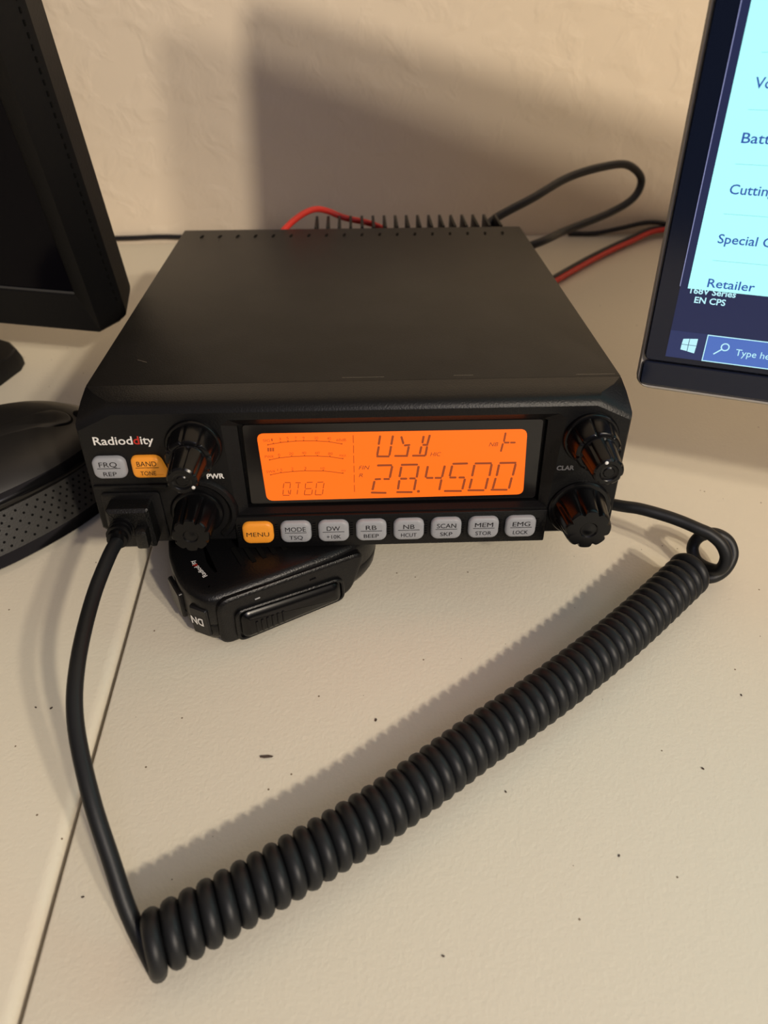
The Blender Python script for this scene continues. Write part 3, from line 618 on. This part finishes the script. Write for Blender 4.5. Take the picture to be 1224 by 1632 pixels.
bm = bmesh.new(); quad(bm, SX, [(.0084, .0114), (.4420, .0114), (.4420, .2450), (.0084, .2450)]); scr = bmlink('screen', bm, 'desk', rmn, 25, RI2)
def sub(name, fn, mt, lvl):
    b_ = bmesh.new(); O = Vector((0, -.0014-.0001*lvl, 0)); fn(b_, (O,)+SX[1:]); return bmlink(name, b_, mt, scr, 25)
rc = lambda x0, x1, z0, z1: [(x0, z0), (x1, z0), (x1, z1), (x0, z1)]
sub('taskbar', lambda b_, ax: quad(b_, ax, rc(.0084, .4420, .0114, .0209)), 'bar', 1)
sub('search_box', lambda b_, ax: quad(b_, ax, rc(.0206, .0950, .0117, .0207)), 'search', 2)
def outline(b_, ax):
    for a_ in (rc(.0203, .0950, .0206, .0209), rc(.0203, .0950, .0115, .0118), rc(.0203, .0206, .0115, .0209)): quad(b_, ax, a_)
sub('search_box_outline', outline, 'paletext', 3)
def logo(b_, ax):
    for a_ in ([(.0128, .0166), (.0149, .0166), (.0149, .0187), (.0130, .0184)], [(.0151, .0166), (.0176, .0166), (.0176, .0190), (.0151, .0187)], [(.0128, .0164), (.0149, .0164), (.0149, .0143), (.0128, .0146)], [(.0151, .0164), (.0176, .0164), (.0174, .0138), (.0151, .0142)]): quad(b_, ax, a_)
sub('start_menu_icon', logo, 'paletext', 3)
def mag(b_, ax):
    O, X, Y, N = ax; c = (.0266, .0173); r0, r1 = .0010, .0014; n = 20
    v0 = [b_.verts.new(O+X*(c[0]+r0*math.cos(2*PI*k/n))+Y*(c[1]+r0*math.sin(2*PI*k/n))+N*.00005) for k in range(n)]
    v1 = [b_.verts.new(O+X*(c[0]+r1*math.cos(2*PI*k/n))+Y*(c[1]+r1*math.sin(2*PI*k/n))+N*.00005) for k in range(n)]
    for k in range(n): b_.faces.new((v0[k], v1[k], v1[(k+1) % n], v0[(k+1) % n]))
    stroke(b_, ax, .0235, .0144, .0256, .0163, .0004, False)
sub('magnifier_icon', mag, 'paletext', 3)
sub('search_box_text', lambda b_, ax: add_text(b_, 'Type he', ax, .0302, .0149, None, .0024), 'paletext', 3)
sub('desktop_label', lambda b_, ax: (add_text(b_, 'EN CPS', ax, .0137, .0311, .0096, .0021, 0, .02), add_text(b_, '168V Series', ax, .0118, .0341, .0140, .0021, 0, .02)), 'paletext', 1)
sub('window_edge_line', lambda b_, ax: quad(b_, ax, rc(.0082, .00842, .0360, .2450)), 'edgeline', 1)
page = sub('web_page_window', lambda b_, ax: quad(b_, ax, rc(.0108, .4300, .0356, .2450)), 'cyan', 2)
def ptext(b_, ax):
    for s_, z, wd in (('Retailer', .0367, .0142), ('Special C', .0507, .0158), ('Cutting', .0653, .0128), ('Batt', .0794, .0078), ('Vo', .0935, .0048), ('C', .1077, .0024)):
        add_text(b_, s_, ax, .0165, z, wd, .0029, 0, .012)
sub('page_text', ptext, 'bluetext', 3)
def prule(b_, ax):
    for z in (.0452, .0594, .0736, .0880, .1021, .1163): quad(b_, ax, rc(.0163, .200, z, z+.00016))
sub('page_rule', prule, 'rule', 3)
bm = bmesh.new(); box(bm, .24, .40, .00, .15, 0, .008, .003); bmlink('stand_base', bm, 'edge', rmn, 25, Matrix.Translation((-.33, -.08, 0)))
bm = bmesh.new(); tube(bm, [(.325, .10, .006), (.325, .07, .10), (.318, .0, .20)], .012, 16); bmlink('stand_neck', bm, 'edge', rmn, 40, Matrix.Translation((-.33, -.08, 0)))

# ================================================================ COMPUTER MOUSE
ang = math.radians(40)
MS = Matrix.Translation((-.163, .060, 0)) @ Matrix.Rotation(ang, 4, 'Z')
mo = empty('computer_mouse', mw=MS); tag(mo, 'black computer mouse with a dotted rubber thumb grip, behind the left front of the radio', 'mouse')
N = 96
def outl(s, z, sh=0, fl=0):
    out = []
    for k in range(N):
        t = 2*PI*k/N; c, s_ = math.cos(t), math.sin(t)
        x = .060*s*math.copysign(abs(c)**.85, c); y = .0395*s*math.copysign(abs(s_)**.85, s_)
        if s_ < 0: y *= 1+fl
        y += sh
        out.append((x-.004*s*0, y*(1-.10*(x/.06)), z*(1-.16*max(0, x/.06)**2)))
    return out
lay = [(.95, 0, 0, .06), (1.0, .0012, 0, .10), (1.02, .0030, 0, .12), (1.0, .0045, 0, .10), (.975, .0058, 0, .07), (.93, .014, 0, .03), (.878, .0215, .000, .0), (.895, .0226, 0, 0), (.902, .0240, .0, .0), (.896, .0254, 0, 0), (.874, .0268, .0, 0), (.83, .0282, .0, 0), (.76, .0312, 0, 0), (.62, .0342, 0, 0), (.44, .0364, 0, 0), (.22, .0378, 0, 0), (.04, .0381, 0, 0)]
R = [outl(*l) for l in lay]
def band(i0, i1, ks=None, off=0, cap0=False, cap1=False):
    bm = bmesh.new()
    if ks is None: loft(bm, R[i0:i1+1], cap0, cap1)
    else: loft(bm, [[r[k % N] for k in ks] for r in R[i0:i1+1]], False, False, closed=False)
    return bm
bmlink('base_trim', band(0, 4, cap0=True), 'mousegl', mo, 50)
grip = bmlink('side_grip', band(4, 6), 'grip', mo, 50); grip['label'] = 'dotted rubber thumb grip'
bmlink('ridge_trim', band(6, 11), 'mousegl', mo, 50)
bmlink('shell', band(11, len(R)-1, cap1=True), 'mouse', mo, 50)
grip.data.materials.append(M['dark'])
bm = bmesh.new(); bm.from_mesh(grip.data)
for row in range(6):
    f = .12+row*.15
    for k in range(34):
        t = -(25+k*3.6+(row % 2)*1.8); tt = (t % 360)/360*N; i = int(tt); fr = tt-i
        def P_(ring): return Vector(R[ring][i % N]).lerp(Vector(R[ring][(i+1) % N]), fr)
        c = (P_(4).lerp(P_(5), f*2) if f < .5 else P_(5).lerp(P_(6), f*2-1))
        tx_ = (Vector(R[5][(i+1) % N])-Vector(R[5][i % N])).normalized(); up_ = (P_(6)-P_(4)).normalized(); nn = tx_.cross(up_).normalized()
        if nn.dot(Vector((c.x, c.y, 0))) < 0: nn = -nn
        f_ = bm.faces.new([bm.verts.new(c+nn*.00012+tx_*.00058*math.cos(j*PI/4)+up_*.00058*math.sin(j*PI/4)) for j in range(8)]); f_.material_index = 1
bm.to_mesh(grip.data); bm.free()
# long top button and wheel slot along the crest
import bisect
def top_z(x, y):
    y = y/(1-.10*(x/.06)); p = 2/.85; s = ((abs(x)/.06)**p+(abs(y)/.0395)**p)**(1/p)
    L_ = lay[::-1]
    for (s0, z0, _, _), (s1, z1, _, _) in zip(L_, L_[1:]):
        if s <= s1: z = z0+(z1-z0)*max(0, (s-s0))/(s1-s0); break
    else: z = .02
    return z*(1-.16*max(0, x/.06)**2)
def on_top(name, cx, cy, L_, W_, r, mt, h0_, h1_, n=14):
    pts = [(cx+p[0], cy+p[1]) for p in rrect(L_, W_, r, 8)]
    pts = [p for p in pts]
    bm = bmesh.new(); rings = []
    for sc, dz in ((1.0, -.001), (1.0, h0_), (.97, h1_), (.6, h1_), (.2, h1_)):
        rings.append([(cx+(p[0]-cx)*(sc if abs(p[0]-cx) < 1 else 1), cy+(p[1]-cy)*sc, top_z(cx+(p[0]-cx)*sc, cy+(p[1]-cy)*sc)+dz) for p in pts])
    loft(bm, rings); return bmlink(name, bm, mt, mo, 40)
on_top('button_groove', .012, -.004, .0560, .0150, .0070, 'dark', .0002, .0003)
on_top('top_button', .012, -.004, .0545, .0136, .0064, 'mouse', .0005, .0008)
on_top('wheel_slot', .049, -.003, .014, .0100, .0040, 'dark', .0003, .0004)

# ================================================================ CRUMBS
cr0 = None
for i, (x, y, s_) in enumerate([(-.0324, -.0736, 1.5), (.004, -.0609, .7), (-.1142, -.0515, .5), (-.1087, -.052, .6), (.0445, -.0886, .5), (-.0814, -.1159, .5), (.1337, -.0555, .5), (.02, -.135, .5), (.075, -.11, .5), (.11, -.083, .6)]):
    if cr0 is None:
        bm = bmesh.new(); bmesh.ops.create_icosphere(bm, subdivisions=1, radius=.0007)
        for v in bm.verts: v.co = Vector((v.co.x*1.4, v.co.y*.8, v.co.z*.45))*(1+.25*random.random())
        o = cr0 = bmlink('crumb', bm, 'crumb', None, False)
    else:
        o = cr0.copy(); COL.objects.link(o)
    o.location = (x, y, .00030*s_); o.scale = (s_, s_, s_); o.rotation_euler[2] = i*1.3
    tag(o, 'tiny dark crumb on the white tabletop', 'crumb', 'crumbs scattered on the tabletops')
o = bpy.data.objects['crumb']; o.scale = (2.4, .9, .8); o['label'] = 'largest dark crumb, on the white tabletop between the microphone and the coiled cord'
del o['group']

bm = bmesh.new()  # box added out of view to throw the soft shadow at the right
q = [(.2180, -.0330), (.290, -.018), (.276, -.125), (.1880, -.112)]
q = rquad(q[::-1], .004, 4); loft(bm, [[(p[0], p[1], 0) for p in q], [(p[0], p[1], .046) for p in q], [(p[0], p[1], .048) for p in inset_poly(q, .002)]])
tag(bmlink('added_shadow_box', bm, 'plastic', None, 30), 'unseen low black box added right of the coiled cord to cast a soft shadow', 'box')
